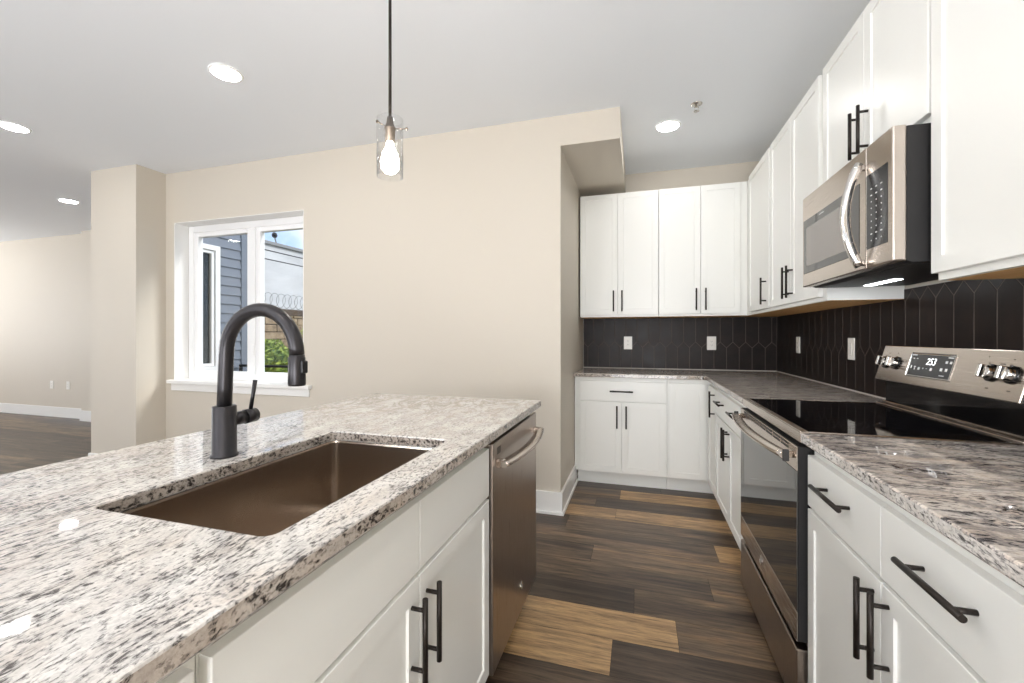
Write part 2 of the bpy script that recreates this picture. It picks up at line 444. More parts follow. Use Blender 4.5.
# ------------------------------------------------------------------ shared cabinet parts
def bar_handle(length=.178, span=.128):
    """bar along local z, standing off toward -y, centred on the origin"""
    bm = bm_()
    cyl(bm, (0, -.032, -length/2), (0, -.032, length/2), .006, 14)
    for s in (-1, 1): cyl(bm, (0, 0, s*span/2), (0, -.032, s*span/2), .0047, 10)
    return bm
def door_bm(x0, x1, z0, z1, shaker=True, st=.064):
    """front at y=-.02, back at y=-.001"""
    bm = bm_(); box(bm, x0, x1, -.02, -.001, z0, z1)
    bm.faces.ensure_lookup_table()
    if shaker:
        f = min(bm.faces, key=lambda f: f.calc_center_median().y)
        bmesh.ops.inset_individual(bm, faces=[f], thickness=min(st, (x1-x0)*.28), depth=0)
        bmesh.ops.inset_individual(bm, faces=[f], thickness=.0016, depth=-.006)
    es = [e for e in bm.edges if len(e.link_faces) == 2 and all(abs(v.co.x-x0) < 1e-5 or abs(v.co.x-x1) < 1e-5 or abs(v.co.z-z0) < 1e-5 or abs(v.co.z-z1) < 1e-5 for v in e.verts)
          and all(v.co.y < -.0199 for v in e.verts)]
    bmesh.ops.bevel(bm, geom=es, offset=.0018, segments=2, affect='EDGES', profile=.5)
    return bm
def add_front(root, kind, x0, x1, z0, z1, handle=None, M=None, name=None):
    bm = door_bm(x0, x1, z0, z1, kind == 'door')
    if M is not None: bm.transform(M)
    d = part(name or {'door': 'door', 'drawer': 'drawer', 'false': 'false_front'}[kind], bm, 'cabinet_white', root)
    if handle:
        o_, hx, hz = handle
        hb = bar_handle()
        if o_ == 'h': hb.transform(Matrix.Rotation(PI/2, 4, 'Y'))
        hb.transform(Matrix.Translation((hx, -.0198, hz)))
        if M is not None: hb.transform(M)
        part('handle', hb, 'handle_black', d, 'black metal bar handle')
    return d
RIGHT, ISL = -PI/2, PI/2
def base_body(root, w, depth, top=.8835, hollow=False):
    bm = bm_(); g = .0006
    if hollow:
        box(bm, g, .019, 0, depth, .115, top); box(bm, w-.019, w-g, 0, depth, .115, top)
        box(bm, .019, w-.019, depth-.012, depth, .115, top); box(bm, .019, w-.019, 0, depth-.012, .115, .133)
        box(bm, .019, w-.019, 0, .015, .85, top); box(bm, .019, w-.019, 0, .015, .66, .715); box(bm, w/2-.03, w/2+.03, 0, .015, .133, .66)
    else: box(bm, g, w-g, 0, depth, .115, top)
    part('body', bm, 'cabinet_white', root)
    part('toe_kick', box(bm_(), g, w-g, .067, depth-.01, .0005, .1148), 'cabinet_white', root)
def upper_body(root, w, depth, z0, z1):
    bm = bm_(); g = .0006
    box(bm, g, w-g, 0, depth, z0+.022, z1)
    box(bm, g, w-g, 0, .019, z0, z0+.022); box(bm, g, .017, .019, depth, z0, z0+.022); box(bm, w-.017, w-g, .019, depth, z0, z0+.022)
    part('body', bm, 'cabinet_white', root)
    part('bottom_panel', box(bm_(), .0012, w-.0012, .0195, depth-.001, z0-.0008, z0+.0215), 'plywood', root, 'tan plywood underside')
DB, DT, WB, WT = .12, .686, .697, .85          # door bottom/top, drawer bottom/top

# back base cabinet, 27 inch
r = thing('base_cabinet', 'white base cabinet on the back wall with one wide drawer over two doors', 'cabinet', (-.472, 3.518, 0))
base_body(r, .684, .588)
part('filler', box(bm_(), -.034, -.0004, 0, .018, .115, .8835), 'cabinet_white', r)
part('filler_kick', box(bm_(), -.016, .0004, .067, .08, .0005, .1148), 'cabinet_white', r)
add_front(r, 'drawer', .012, .674, WB, WT, ('h', .34, .773))
add_front(r, 'door', .012, .340, DB, DT, ('v', .306, .57))
add_front(r, 'door', .345, .674, DB, DT, ('v', .377, .57))
# corner cabinet (L-shaped, two doors meeting in the inside corner)
r = thing('corner_base_cabinet', 'white L-shaped base cabinet in the inside corner with two narrow full-height doors', 'cabinet', (.2135, 3.518, 0))
bm = bm_(); box(bm, 0, .913, 0, .588, .115, .8835); box(bm, .3025, .913, -.384, -.0002, .115, .8835)
part('body', bm, 'cabinet_white', r)
bm = bm_(); box(bm, 0, .913, .067, .578, .0005, .1148); box(bm, .356, .903, -.384, .067, .0005, .1148)
part('toe_kick', bm, 'cabinet_white', r)
add_front(r, 'door', .010, .274, DB, WT)
MR = Matrix.Translation((.3025, 0, 0)) @ Matrix.Rotation(-PI/2, 4, 'Z')
add_front(r, 'door', .058, .374, DB, WT, ('v', .335, .745), MR)
# right run, between the corner and the range
def drawer_base(label, loc, rz):
    r = thing('base_cabinet', label, 'cabinet', loc, rz)
    base_body(r, .835, .608)
    for (a, b) in ((.006, .416), (.419, .829)):
        add_front(r, 'drawer', a, b, WB, WT, ('h', (a+b)/2, .79))
    add_front(r, 'door', .006, .416, DB, DT, ('v', .388, .587))
    add_front(r, 'door', .419, .829, DB, DT, ('v', .447, .587))
    return r
drawer_base('white base cabinet on the far side of the range, two drawers above two doors', (.516, 3.133, 0), RIGHT)
drawer_base('white base cabinet in the right foreground, two drawers over two doors with long black handles', (.516, 1.5155, 0), RIGHT)
# island: sink base, cabinet nearest the camera
IX = -.483
r = thing('sink_base_cabinet', 'white island cabinet under the sink with two flat false fronts over two shaker doors', 'cabinet', (IX, .362, 0), ISL)
base_body(r, .940, .585, hollow=True)
add_front(r, 'false', .003, .480, WB, WT); add_front(r, 'false', .483, .937, WB, WT)
add_front(r, 'door', .003, .480, DB, DT, ('v', .447, .57)); add_front(r, 'door', .483, .937, DB, DT, ('v', .513, .57))
r = thing('base_cabinet', 'white island cabinet at the bottom edge beside the sink cabinet, mostly hidden by the granite', 'cabinet', (IX, -.36, 0), ISL)
base_body(r, .7215, .585)
add_front(r, 'drawer', .004, .706, WB, WT, ('h', .35, .773))
add_front(r, 'door', .004, .353, DB, DT, ('v', .32, .57)); add_front(r, 'door', .357, .706, DB, DT, ('v', .39, .57))
r = thing('island_panel', 'white panel closing the far end and back of the island', 'panel', (IX, 1.926, 0))
bm = bm_(); box(bm, -.585, -.01, 0, .014, .1, .8835); box(bm, -.585, -.085, 0, .014, .0005, .1); box(bm, -.604, -.588, -2.286, .014, .0005, .8835)
part('panel', bm, 'cabinet_white', r)

# upper cabinets
ZU, ZT = 1.378, 2.4465
UF = .8316
def upper(label, loc, rz, w, depth, z0, doors, group=None):
    r = thing('upper_cabinet', label, 'cabinet', loc, rz, group)
    upper_body(r, w, depth, z0, ZT)
    for (a, b, hx) in doors:
        add_front(r, 'door', a, b, z0+.02, ZT-.006, ('v', hx, z0+.135) if hx else None)
    return r
upper('white double-door upper cabinet on the back wall, the left one under the soffit', (-.497, 3.7907, 0), 0, .656, .315, ZU, [(.003, .323, .289), (.326, .653, .360)])
r = upper('white double-door upper cabinet on the back wall, the right one next to the corner', (.1595, 3.7907, 0), 0, .6715, .315, ZU, [(.003, .323, .289), (.326, .618, .360)])
upper('white single-door upper cabinet on the right wall in the far corner', (UF, 4.105, 0), RIGHT, .980, .294, ZU, [(.436, .966, .905)])
upper('white tall double-door upper cabinet on the right wall just beyond the microwave', (UF, 3.1245, 0), RIGHT, .828, .294, ZU, [(.015, .401, .369), (.404, .789, .436)])
upper('short white double-door cabinet directly above the microwave', (UF, 2.2955, 0), RIGHT, .760, .294, 1.846, [(.006, .379, .348), (.382, .752, .412)])
upper('white upper cabinet in the top right foreground, nearest the camera', (UF, 1.5345, 0), RIGHT, .836, .294, ZU-.004, [(.004, .416, .38), (.419, .832, .455)])

# ------------------------------------------------------------------ countertops
def slab(name, outer, hole, z0, z1, m, origin, bev=.004, edge=None):
    bm = bm_(); es = []
    for lp in [outer]+([hole] if hole else []):
        vs = [bm.verts.new((x, y, z0)) for x, y in lp]
        es += [bm.edges.new((vs[i], vs[(i+1) % len(vs)])) for i in range(len(vs))]
    bmesh.ops.triangle_fill(bm, use_beauty=True, edges=es)
    fs = list(bm.faces)
    bmesh.ops.recalc_face_normals(bm, faces=fs)
    ret = bmesh.ops.extrude_face_region(bm, geom=fs)
    for v in [g for g in ret['geom'] if isinstance(g, bmesh.types.BMVert)]: v.co.z = z1
    bmesh.ops.recalc_face_normals(bm, faces=bm.faces)
    ed = [e for e in bm.edges if len(e.link_faces) == 2 and abs(e.verts[0].co.z-e.verts[1].co.z) < 1e-6 and e.calc_face_angle(0) > .8]
    bmesh.ops.bevel(bm, geom=ed, offset=bev, segments=2, affect='EDGES', profile=.5)
    o = mesh_obj(name, bm, m)
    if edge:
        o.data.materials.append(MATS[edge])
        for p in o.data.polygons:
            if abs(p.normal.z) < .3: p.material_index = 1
    return setorigin(o, origin)
def rrect(x0, x1, y0, y1, r, n=5):
    p = []
    for cx_, cy_, a0 in ((x1-r, y0+r, -PI/2), (x1-r, y1-r, 0), (x0+r, y1-r, PI/2), (x0+r, y0+r, PI)):
        for k in range(n+1):
            a = a0+PI/2*k/n; p.append((cx_+r*math.cos(a), cy_+r*math.sin(a)))
    return p
CT, CB = .914, .884
SX0, SX1, SY0, SY1 = -.922, -.529, .506, 1.1295
o = slab('countertop', [(-.436, -.42), (-.436, 1.9417), (-1.3224, 1.9417), (-1.3224, -.42)], rrect(SX0, SX1, SY0, SY1, .018), CB, CT, 'granite_island', (-.88, .76, CB), edge='granite_edge_shaded')
tag(o, 'cream and grey speckled granite island countertop with a sink cutout', 'countertop')
arc = [(.4803-.03+.03*math.cos(a), 3.4562-.03+.03*math.sin(a)) for a in ()]
inner = [(.4803-.035*(1-math.sin(t)), 3.4562-.035*(1-math.cos(t))) for t in [PI/2*k/5 for k in range(6)]]
o = slab('countertop', [(-.5085, 3.4562)]+[(x, y) for x, y in inner]+[(.4803, 2.296), (XW-.0085, 2.296), (XW-.0085, YB-.0085), (-.5085, YB-.0085)], None, CB, CT, 'granite_corner', (.3, 3.5, CB), edge='granite_edge_shaded')
tag(o, 'L-shaped grey granite countertop running along the back wall to the range', 'countertop')
o = slab('countertop', [(.4803, .66), (XW-.0085, .66), (XW-.0085, 1.517), (.4803, 1.517)], None, CB, CT, 'granite_range', (.8, 1.1, CB), edge='granite_island')
tag(o, 'dark streaked granite countertop in the right foreground next to the range', 'countertop')

# ------------------------------------------------------------------ sink and faucet
r = thing('sink', 'rectangular undermount stainless steel sink set into the island granite', 'sink', ((SX0+SX1)/2, (SY0+SY1)/2, .66))
hx, hy = (SX1-SX0)/2, (SY1-SY0)/2
bm = bm_(); rings = []
def loop(off, z, rad):
    return [bm.verts.new((x, y, z)) for x, y in rrect(-hx-off, hx+off, -hy-off, hy+off, rad)]
prof = [(.016, .2232, .03), (.003, .2232, .02), (.002, .218, .02), (-.004, .03, .02), (-.01, .012, .022), (-.022, .004, .03)]
for p in prof: rings.append(loop(*p))
low = [bm.verts.new((v.co.x*.15, v.co.y*.1, 0)) for v in rings[-1]]
rings.append(low)
for a, b in zip(rings, rings[1:]):
    for k in range(len(a)):
        f = bm.faces.new((a[k], a[(k+1) % len(a)], b[(k+1) % len(a)], b[k]))
bm.faces.new(low)
o = part('basin', bm, 'sink_steel', r)
sm = o.modifiers.new('thickness', 'SOLIDIFY'); sm.thickness = .0015; sm.offset = -1
bm = bm_(); lathe(bm, [(.0, .004), (.02, .004), (.03, .003), (.046, .006), (.05, .004), (.05, .001)], seg=24)
part('drain', bm, 'chrome', r)

FX, FY = -.991, .815
r = thing('faucet', 'dark matte gooseneck pull-down kitchen faucet beside the sink', 'faucet', (FX, FY, CT))
bm = bm_(); lathe(bm, [(.0, 0.0003), (.031, .0003), (.031, .006), (.027, .008), (.0265, .124), (.025, .126), (0, .126)])
part('body', bm, 'faucet_metal', r)
pts = [(0, 0, .12), (.002, 0, .17), (.004, 0, .215)]
R = .108; cz = .255
pts += [(R+.006-R*math.cos(a), 0, cz+R*math.sin(a)) for a in [PI*k/22 for k in range(23)]]
bm = bm_(); tube(bm, pts, .0165, 20)
part('spout', bm, 'faucet_metal', r)
bm = bm_(); e0 = pts[-1][0]
lathe(bm, [(.0, .255), (.0172, .255), (.0172, .251), (.0185, .248), (.0195, .188), (.0185, .183), (0, .183)], (e0, 0, 0), 24)
sp = part('spray_head', bm, 'faucet_metal', r)
part('spray_button', box(bm_(), e0+.0165, e0+.0245, -.009, .009, .212, .242, .003, 2), 'black_plastic', sp)
bm = bm_(); tube(bm, [(0, .02, .088), (0, .055, .088)], .017, 20); tube(bm, [(0, .0565, .088), (0, .088, .088)], .0185, 20)
hd = part('handle_joint', bm, 'faucet_metal', r)
bm = bm_(); tube(bm, [(0, .074, .1), (.004, .078, .14), (.008, .082, .182)], [.0052, .0048, .0055], 12)
part('lever', bm, 'faucet_metal', hd)

# ------------------------------------------------------------------ dishwasher
r = thing('dishwasher', 'stainless steel dishwasher at the far end of the island', 'dishwasher', (-.484, 1.3055, 0), ISL)
DWW = .617
part('tub', box(bm_(), .006, DWW-.006, .012, .57, .11, .878), 'black_plastic', r)
bm = bm_(); box(bm, .004, DWW-.003, -.03, .011, .105, .862, .004, 2)
d = part('door', bm, 'stainless_dark', r)
part('toe_panel', box(bm_(), .006, DWW-.006, .06, .075, .002, .104), 'black_plastic', r)
def bow(x0, x1, y0, y1, z, n=16):
    return [(x0+(x1-x0)*k/n, y0+(y1-y0)*math.sin(PI*k/n)**.8, z) for k in range(n+1)]
bm = bm_(); tube(bm, [(.028+(DWW-.06)*k/20, -.052-.030*4*(k/20)*(1-k/20), .790) for k in range(21)], .013, 14, True, (.022, .010))
for xx in (.045, DWW-.05): box(bm, xx-.012, xx+.012, -.056, -.029, .776, .804, .003)
part('handle', bm, 'stainless_h', d, 'curved bright steel towel-bar handle')
bm = bm_()
for k in range(4): box(bm, .045, .085, -.0312, -.0295, .818+.006*k, .8205+.006*k)
part('vent', bm, 'slot_dark', d)
def badge(parent, x, y, z, rad=.017):
    Mx = Matrix.Rotation(PI/2, 4, 'X')
    bm = bm_(); lathe(bm, [(0, .0), (rad, .0), (rad, .002), (rad*.86, .003), (rad*.82, .002), (0, .0024)], (x, y, z), 24, M=Mx)
    pts = [(x+rad*.6*math.cos(t)*(.5+.5*math.cos(2*t)), y-.003, z+rad*.6*math.sin(t)) for t in [2*PI*k/24 for k in range(25)]]
    tube(bm, pts, rad*.05, 6)
    return part('badge', bm, 'chrome', parent, 'small round metal emblem')
badge(d, .35, -.0305, .21)

# ------------------------------------------------------------------ range
RW_ = .766
r = thing('range', 'freestanding stainless electric range with a black glass cooktop', 'range', (.48, 2.2905, 0), RIGHT)
part('body', box(bm_(), .003, RW_-.003, .032, .60, .03, .878), 'black_plastic', r)
for xx in (.05, RW_-.05):
    for yy in (.08, .55): part('foot', cyl(bm_(), (xx, yy, .0005), (xx, yy, .031), .018, 10), 'black_plastic', r)
bm = bm_(); box(bm, .001, RW_-.001, .001, .028, .880, .9165, .003, 2)
box(bm, .001, .012, .028, .56, .886, .9165, .002); box(bm, RW_-.012, RW_-.001, .028, .56, .886, .9165, .002)
part('cooktop_frame', bm, 'stainless_h', r)
ct = part('cooktop', box(bm_(), .0122, RW_-.0122, .0282, .535, .886, .9155), 'cooktop_glass', r)
def ring(bm, cx_, cy_, z, r0, r1, seg=48):
    a = [bm.verts.new((cx_+r0*math.cos(2*PI*k/seg), cy_+r0*math.sin(2*PI*k/seg), z)) for k in range(seg)]
    b = [bm.verts.new((cx_+r1*math.cos(2*PI*k/seg), cy_+r1*math.sin(2*PI*k/seg), z)) for k in range(seg)]
    for k in range(seg): bm.faces.new((a[k], a[(k+1) % seg], b[(k+1) % seg], b[k]))
for (a, b, rr) in ((.20, .17, .112), (.57, .17, .088), (.20, .41, .078), (.57, .41, .108), (.385, .43, .05)):
    bm = bm_(); ring(bm, a, b, .91565, rr-.0022, rr); ring(bm, a, b, .91565, rr*.62-.0015, rr*.62)
    part('burner_ring', bm, 'burner_print', ct)
bm = bm_(); box(bm, .001, RW_-.001, .535, .552, .886, .921, .002); box(bm, .001, RW_-.001, .560, .570, .886, .929, .002)
part('rear_trim', bm, 'stainless_h', r)
# door
DY = -.008
bm = bm_(); box(bm, .003, RW_-.003, DY+.004, .031, .260, .868, .002)
d = part('oven_door', bm, 'side_black', r)
part('upper_trim', box(bm_(), .003, RW_-.003, DY, DY+.0038, .792, .868, .0012), 'stainless_h', d, 'stainless band with vent slots above the oven glass')
part('lower_trim', box(bm_(), .003, RW_-.003, DY, DY+.0038, .260, .352, .0012), 'stainless_h', d, 'stainless band with a round emblem below the oven glass')
part('oven_window', box(bm_(), .003, RW_-.003, DY+.0003, DY+.0038, .3525, .7915, .001), 'oven_glass', d)
bm = bm_()
for k in range(7):
    for zz in (.845, .857): box(bm, .07+k*.09, .148+k*.09, DY-.0006, DY+.001, zz, zz+.007)
part('vent', bm, 'slot_dark', d)
bm = bm_(); tube(bm, [(.030+(RW_-.052)*k/20, -.032-.030*4*(k/20)*(1-k/20), .835) for k in range(21)], .013, 14, True, (.021, .011))
for xx in (.045, RW_-.036): tube(bm, [(xx, DY+.001, .836), (xx, -.034, .835)], .011, 12)
part('handle', bm, 'stainless_h', d, 'long curved stainless bar handle')
for xx in (.0285, RW_-.0205): part('handle_cap', box(bm_(), xx-.003, xx+.003, -.042, -.023, .816, .854, .002), 'slot_dark', d, 'black end cap of the handle')
badge(d, .362, DY-.0003, .312, .018)
bm = bm_(); box(bm, .003, RW_-.003, DY, .031, .035, .236, .003)
part('storage_drawer', bm, 'stainless_dark', r)
# backguard
bm = bm_(); prism(bm, [(.572, .9), (.572, 1.03), (.640, 1.03), (.640, .9)], .002, RW_-.002)
prism(bm, [(.54, 1.022), (.578, 1.166), (.64, 1.166), (.64, 1.022)], .0, RW_+.0)
bg_ = part('backguard', bm, 'gloss_black', r)
# tilted steel panel
pb, pt = Vector((0, .530, 1.0256)), Vector((0, .570, 1.172))
tz = (pt-pb).normalized(); nz_ = Vector((0, -tz.z, tz.y)); 
MP = Matrix(((1, 0, 0, 0), (0, nz_.y, tz.y, pb.y), (0, nz_.z, tz.z, pb.z), (0, 0, 0, 1)))  # local (x, out, up)
Lp = (pt-pb).length
def ppart(name, bm, m, parent, label=None):
    bm.transform(MP); return part(name, bm, m, parent, label)
bm = bm_(); box(bm, .004, RW_-.010, -.012, 0, 0, Lp, .003, 2)
pn = ppart('control_panel', bm, 'stainless_h', r)
bm = bm_(); box(bm, .216, .466, -.004, .0012, .030, .128, .006, 2)
ppart('display_bezel', bm, 'chrome', pn)
bm = bm_(); box(bm, .220, .463, -.004, .0018, .033, .1255, .006, 2)
ds = ppart('display', bm, 'display_glass', r)
def text_bm(s, size, shear=0.0):
    cu = bpy.data.curves.new('t', 'FONT'); cu.body = s; cu.size = size; cu.align_x = 'CENTER'; cu.align_y = 'CENTER'; cu.extrude = .0002; cu.shear = shear
    ob = bpy.data.objects.new('t', cu); COL.objects.link(ob)
    bpy.context.view_layer.update()
    me = bpy.data.meshes.new_from_object(ob.evaluated_get(bpy.context.evaluated_depsgraph_get()))
    bpy.data.objects.remove(ob); bpy.data.curves.remove(cu)
    bm = bm_(); bm.from_mesh(me); bpy.data.meshes.remove(me)
    bmesh.ops.triangulate(bm, faces=bm.faces[:])
    bm.transform(Matrix(((1, 0, 0, 0), (0, 0, 1, 0), (0, 1, 0, 0), (0, 0, 0, 1))))    # x right, z up, y out
    return bm
bm = text_bm('253', .036, .15); bm.transform(Matrix.Translation((.345, .0021, .094)))
ppart('digits', bm, 'digit_glow', ds, 'white glowing digits 253')
bm = bm_()
for (a, z, w_, h_) in ((.226, .118, .03, .004), (.228, .104, .009, .004), (.247, .104, .009, .004), (.418, .115, .028, .004), (.404, .098, .012, .009), (.424, .098, .011, .009),
                       (.226, .07, .006, .012), (.247, .072, .012, .004), (.247, .064, .005, .009), (.271, .066, .012, .010), (.294, .068, .005, .005), (.313, .068, .007, .002), (.337, .067, .012, .011),
                       (.388, .07, .012, .011), (.412, .07, .012, .011), (.398, .048, .026, .003)):
    a = .341+(a-.323)*1.06; bm = bm_(); box(bm, a-w_/2, a+w_/2, .0018, .0022, z-h_/2, z+h_/2); ppart('button_label', bm, 'marking', ds)

bm = bm_()
for (a, z, w_) in ((.60, .128, .004), (.695, .124, .004), (.61, .108, .006), (.66, .108, .018), (.69, .107, .010), (.63, .03, .012), (.71, .03, .012), (.06, .118, .004), (.12, .12, .004)):
    bm = bm_(); box(bm, a-w_/2, a+w_/2, -.001, .0004, z-.0015, z+.0015); ppart('knob_mark', bm, 'dark_marking', pn)

Mk = Matrix.Rotation(-PI/2, 4, 'X')     # lathe axis z -> out (+y local of MP)
for kx in (.058, .132, .632, .706):
    bm = bm_(); lathe(bm, [(0, 0), (.027, 0), (.027, .006), (.023, .008), (0, .008)], (kx, 0, .078), 24, M=Mk)
    kb = ppart('knob', bm, 'gloss_black', r)
    bm = bm_(); lathe(bm, [(.0215, .008), (.0205, .020), (.019, .022), (0, .022)], (kx, 0, .078), 24, M=Mk)
    box(bm, kx-.0065, kx+.0065, .02, .038, .058, .098, .003, 2)
    ppart('knob_grip', bm, 'chrome', kb)

# ------------------------------------------------------------------ microwave
MW, MH = .728, .406
r = thing('microwave', 'stainless over-the-range microwave with a curved chrome handle', 'microwave', (.728, 2.2755, 1.438), RIGHT)
bm = bm_(); prism(bm, [(.0365, MH-.004), (.0365, .002), (.05, -.004), (.393, -.004), (.393, MH-.004)], .003, MW-.003)
part('casing', bm, 'side_black', r)
bm = bm_(); box(bm, .0, .572, 0, .036, 0, MH, .004, 2)
d = part('door', bm, 'stainless_h', r)
part('door_window', box(bm_(), .014, .530, -.0015, .004, .058, .300, .001), 'border_glass', d)
part('window_screen', box(bm_(), .05, .475, -.0019, -.0012, .088, .262), 'screen_glass_glare', d, 'see-through screen inside the dark window border, reflection painted in as a paler tone')
bm = bm_()
for k in range(5): box(bm, .19+k*.010, .198+k*.010, -.0019, -.0012, .284, .288)
part('maker_mark', bm, 'marking', d)
pts = []
for k in range(21):
    t = k/20; s = math.sin(PI*t)
    pts.append((.562-.006*s, -.012-.040*s**.8, .010+t*.345))
bm = bm_(); tube(bm, pts, .011, 14, True, (.010, .015))
for zz in (.022, .342): box(bm, .552, .568, -.020, .002, zz-.010, zz+.010, .003)
part('handle', bm, 'chrome', d, 'polished chrome bow handle')
bm = bm_(); box(bm, .574, MW, 0, .036, 0, MH, .005, 2)
cp = part('control_panel', bm, 'stainless_h', r)
pd = part('keypad', box(bm_(), .578, .703, -.0012, .003, .062, .307, .001), 'display_glass', r, 'dark glass keypad')
bm = bm_()
random.seed(3)
for i in range(9):
    for j in range(3):
        ww = .010 if i < 2 or i == 7 else .004
        bm = bm_(); box(bm, .61+j*.03-ww/2, .61+j*.03+ww/2, -.0016, -.0010, .085+(8-i)*.021, .0885+(8-i)*.021); part('key', bm, 'marking', pd)

bm = bm_(); box(bm, .02, MW-.02, .06, .36, -.0065, -.0042, .001)
part('vent_panel', bm, 'black_plastic', r)
part('cooktop_lamp', box(bm_(), .075, .29, .205, .24, -.0085, -.0066, .0005), 'range_lamp', r, 'small lit lamp under the microwave')

# ------------------------------------------------------------------ backsplash of picket tiles
def clip(poly, ax, lim, sgn):
    out = []
    for i in range(len(poly)):
        a, b = poly[i], poly[(i+1) % len(poly)]
        da, db = sgn*(a[ax]-lim), sgn*(b[ax]-lim)
        if da >= 0: out.append(a)
        if (da > 0 > db) or (da < 0 < db):
            t = da/(da-db); out.append((a[0]+(b[0]-a[0])*t, a[1]+(b[1]-a[1])*t))
    return out
def picket(bm, u0, u1, z0, z1, uph, place):
    """place(u, out, z) -> xyz"""
    P, gap, th = .2553, .0013, .005
    for row in range(-1, 4):
        zl = 1.11-P+row*P                     # low corners' height of the row's bottom zigzag
        for c in range(int((u0-uph)/.1)-2, int((u1-uph)/.1)+3):
            uc = uph+c*.1+(.05 if row % 2 else 0)
            h = .05-gap; a, b = zl+.05+gap*.5, zl+P-gap*.5
            poly = [(uc-h, a), (uc, zl+gap*1.2), (uc+h, a), (uc+h, b), (uc, zl+P+.05-gap*1.2), (uc-h, b)]
            for ax, lim, s in ((0, u0, 1), (0, u1, -1), (1, z0, 1), (1, z1, -1)):
                poly = clip(poly, ax, lim, s)
                if len(poly) < 3: break
            if len(poly) < 3: continue
            cu_ = sum(p[0] for p in poly)/len(poly); cz_ = sum(p[1] for p in poly)/len(poly)
            if max(p[0] for p in poly)-min(p[0] for p in poly) < .004 or max(p[1] for p in poly)-min(p[1] for p in poly) < .004: continue
            lo = [bm.verts.new(place(p[0], .002, p[1])) for p in poly]
            md = [bm.verts.new(place(p[0], th-.0012, p[1])) for p in poly]
            hi = [bm.verts.new(place(p[0]+(cu_-p[0])*.03, th, p[1]+(cz_-p[1])*.012)) for p in poly]
            n = len(poly)
            bm.faces.new(hi)
            for i in range(n):
                bm.faces.new((lo[i], lo[(i+1) % n], md[(i+1) % n], md[i])); bm.faces.new((md[i], md[(i+1) % n], hi[(i+1) % n], hi[i]))
TZ = 1.418
bm = bm_(); picket(bm, -.508, XW-.006, CT+.003, 1.392, .785, lambda u, d, z: (u, YB-d, z))
bs = struct('wall_backsplash_back', bm, 'tile_black')
bm = bm_(); box(bm, -.508, XW, YB-.0045, YB-.0005, CT+.001, 1.393)
part('grout', bm, 'grout', bs)
bm = bm_(); box(bm, -.508, XW-.008, YB-.0085, YB-.004, CT+.0005, CT+.005); box(bm, -.5085, -.505, YB-.0085, YB-.004, CT+.005, 1.392)
part('caulk_line', bm, 'caulk', bs)
bm = bm_(); picket(bm, -(YB-.006), -.66, CT+.003, TZ, -1.988, lambda u, d, z: (XW-d, -u, z))
bs = struct('wall_backsplash_right', bm, 'tile_black')
part('grout', box(bm_(), XW-.0045, XW-.0005, .66, YB-.005, CT+.001, TZ+.001), 'grout', bs)
bm = bm_(); box(bm, XW-.0085, XW-.004, 2.296, YB-.005, CT+.0005, CT+.005); box(bm, XW-.007, XW-.0005, .70, 2.29, TZ+.001, TZ+.006)
part('caulk_line', bm, 'caulk', bs)
part('corner_grout', box(bm_(), XW-.008, XW-.004, YB-.008, YB-.004, CT+.005, 1.376), 'grout', bs)

# ------------------------------------------------------------------ outlets
def outlet(label, loc, rz, rocker=False):
    r = thing('light_switch' if rocker else 'wall_outlet', label, 'switch' if rocker else 'outlet', loc, rz)
    part('cover_plate', box(bm_(), -.0375, .0375, -.006, 0, -.06, .06, .003, 2), 'white_plastic', r)
    if rocker:
        part('rocker', box(bm_(), -.0165, .0165, -.009, -.0055, -.033, .033, .002), 'white_plastic', r)
    else:
        bm = bm_(); box(bm, -.0165, .0165, -.0085, -.0055, -.033, .033, .002)
        s = part('socket', bm, 'white_plastic', r)
        bm = bm_()
        for zz in (-.019, .014):
            box(bm, -.007, -.005, -.0089, -.008, zz, zz+.008); box(bm, .005, .007, -.0089, -.008, zz, zz+.007)
            box(bm, -.0018, .0018, -.0089, -.008, zz-.006, zz-.003)
        part('slots', bm, 'slot_dark', s)
    return r
outlet('white outlet on the black back splash, left one of the two on the back wall', (-.095, YB-.0055, 1.15), 0)
outlet('white outlet on the black back splash, right one of the two on the back wall', (.615, YB-.0055, 1.15), 0)
outlet('white outlet on the right wall tiles, farther from the range', (XW-.0055, 3.59, 1.148), RIGHT)
outlet('white rocker switch on the right wall tiles just beside the range', (XW-.0055, 2.775, 1.143), RIGHT, True)
outlet('white wall outlet above the baseboard of the living room wall, left of two', (-8.49, YL-.0006, .48), 0)
outlet('white wall outlet above the baseboard of the living room wall, right of two', (-8.12, YL-.0006, .48), 0)

# ------------------------------------------------------------------ ceiling fixtures
first = None
spots = [((-2.259, 1.867), 'round recessed ceiling light to the left of the pendant, largest in view'),
         ((-4.302, 1.915), 'round recessed ceiling light at the far left edge of the photo'),
         ((-6.074, 3.139), 'round recessed ceiling light in the living room just left of the pillar'),
         ((.201, 3.239), 'round recessed ceiling light in front of the back wall cabinets'),
         ((.201, .9), 'added round recessed ceiling light above the aisle between island and range, out of view'),  # this and the following ones are unseen, added to brighten the room
         ((.201, -1.0), 'added round recessed ceiling light behind the camera over the kitchen aisle'),
         ((-2.26, -.3), 'added round recessed ceiling light left of the island, out of view'),
         ((-2.26, -1.9), 'added round recessed ceiling light behind the camera, left side of the room'),
         ((-4.30, -.6), 'added round recessed ceiling light farther left, out of view'),
         ((-6.1, .9), 'added round recessed ceiling light in the living room, out of view'),
         ((-8.6, 1.2), 'added round recessed ceiling light deep in the living room, out of view'),
         ((-6.1, -1.6), 'added round recessed ceiling light at the rear of the living room, out of view'),
         ((-9.6, 3.2), 'added round recessed ceiling light near the living room wall, out of view')]
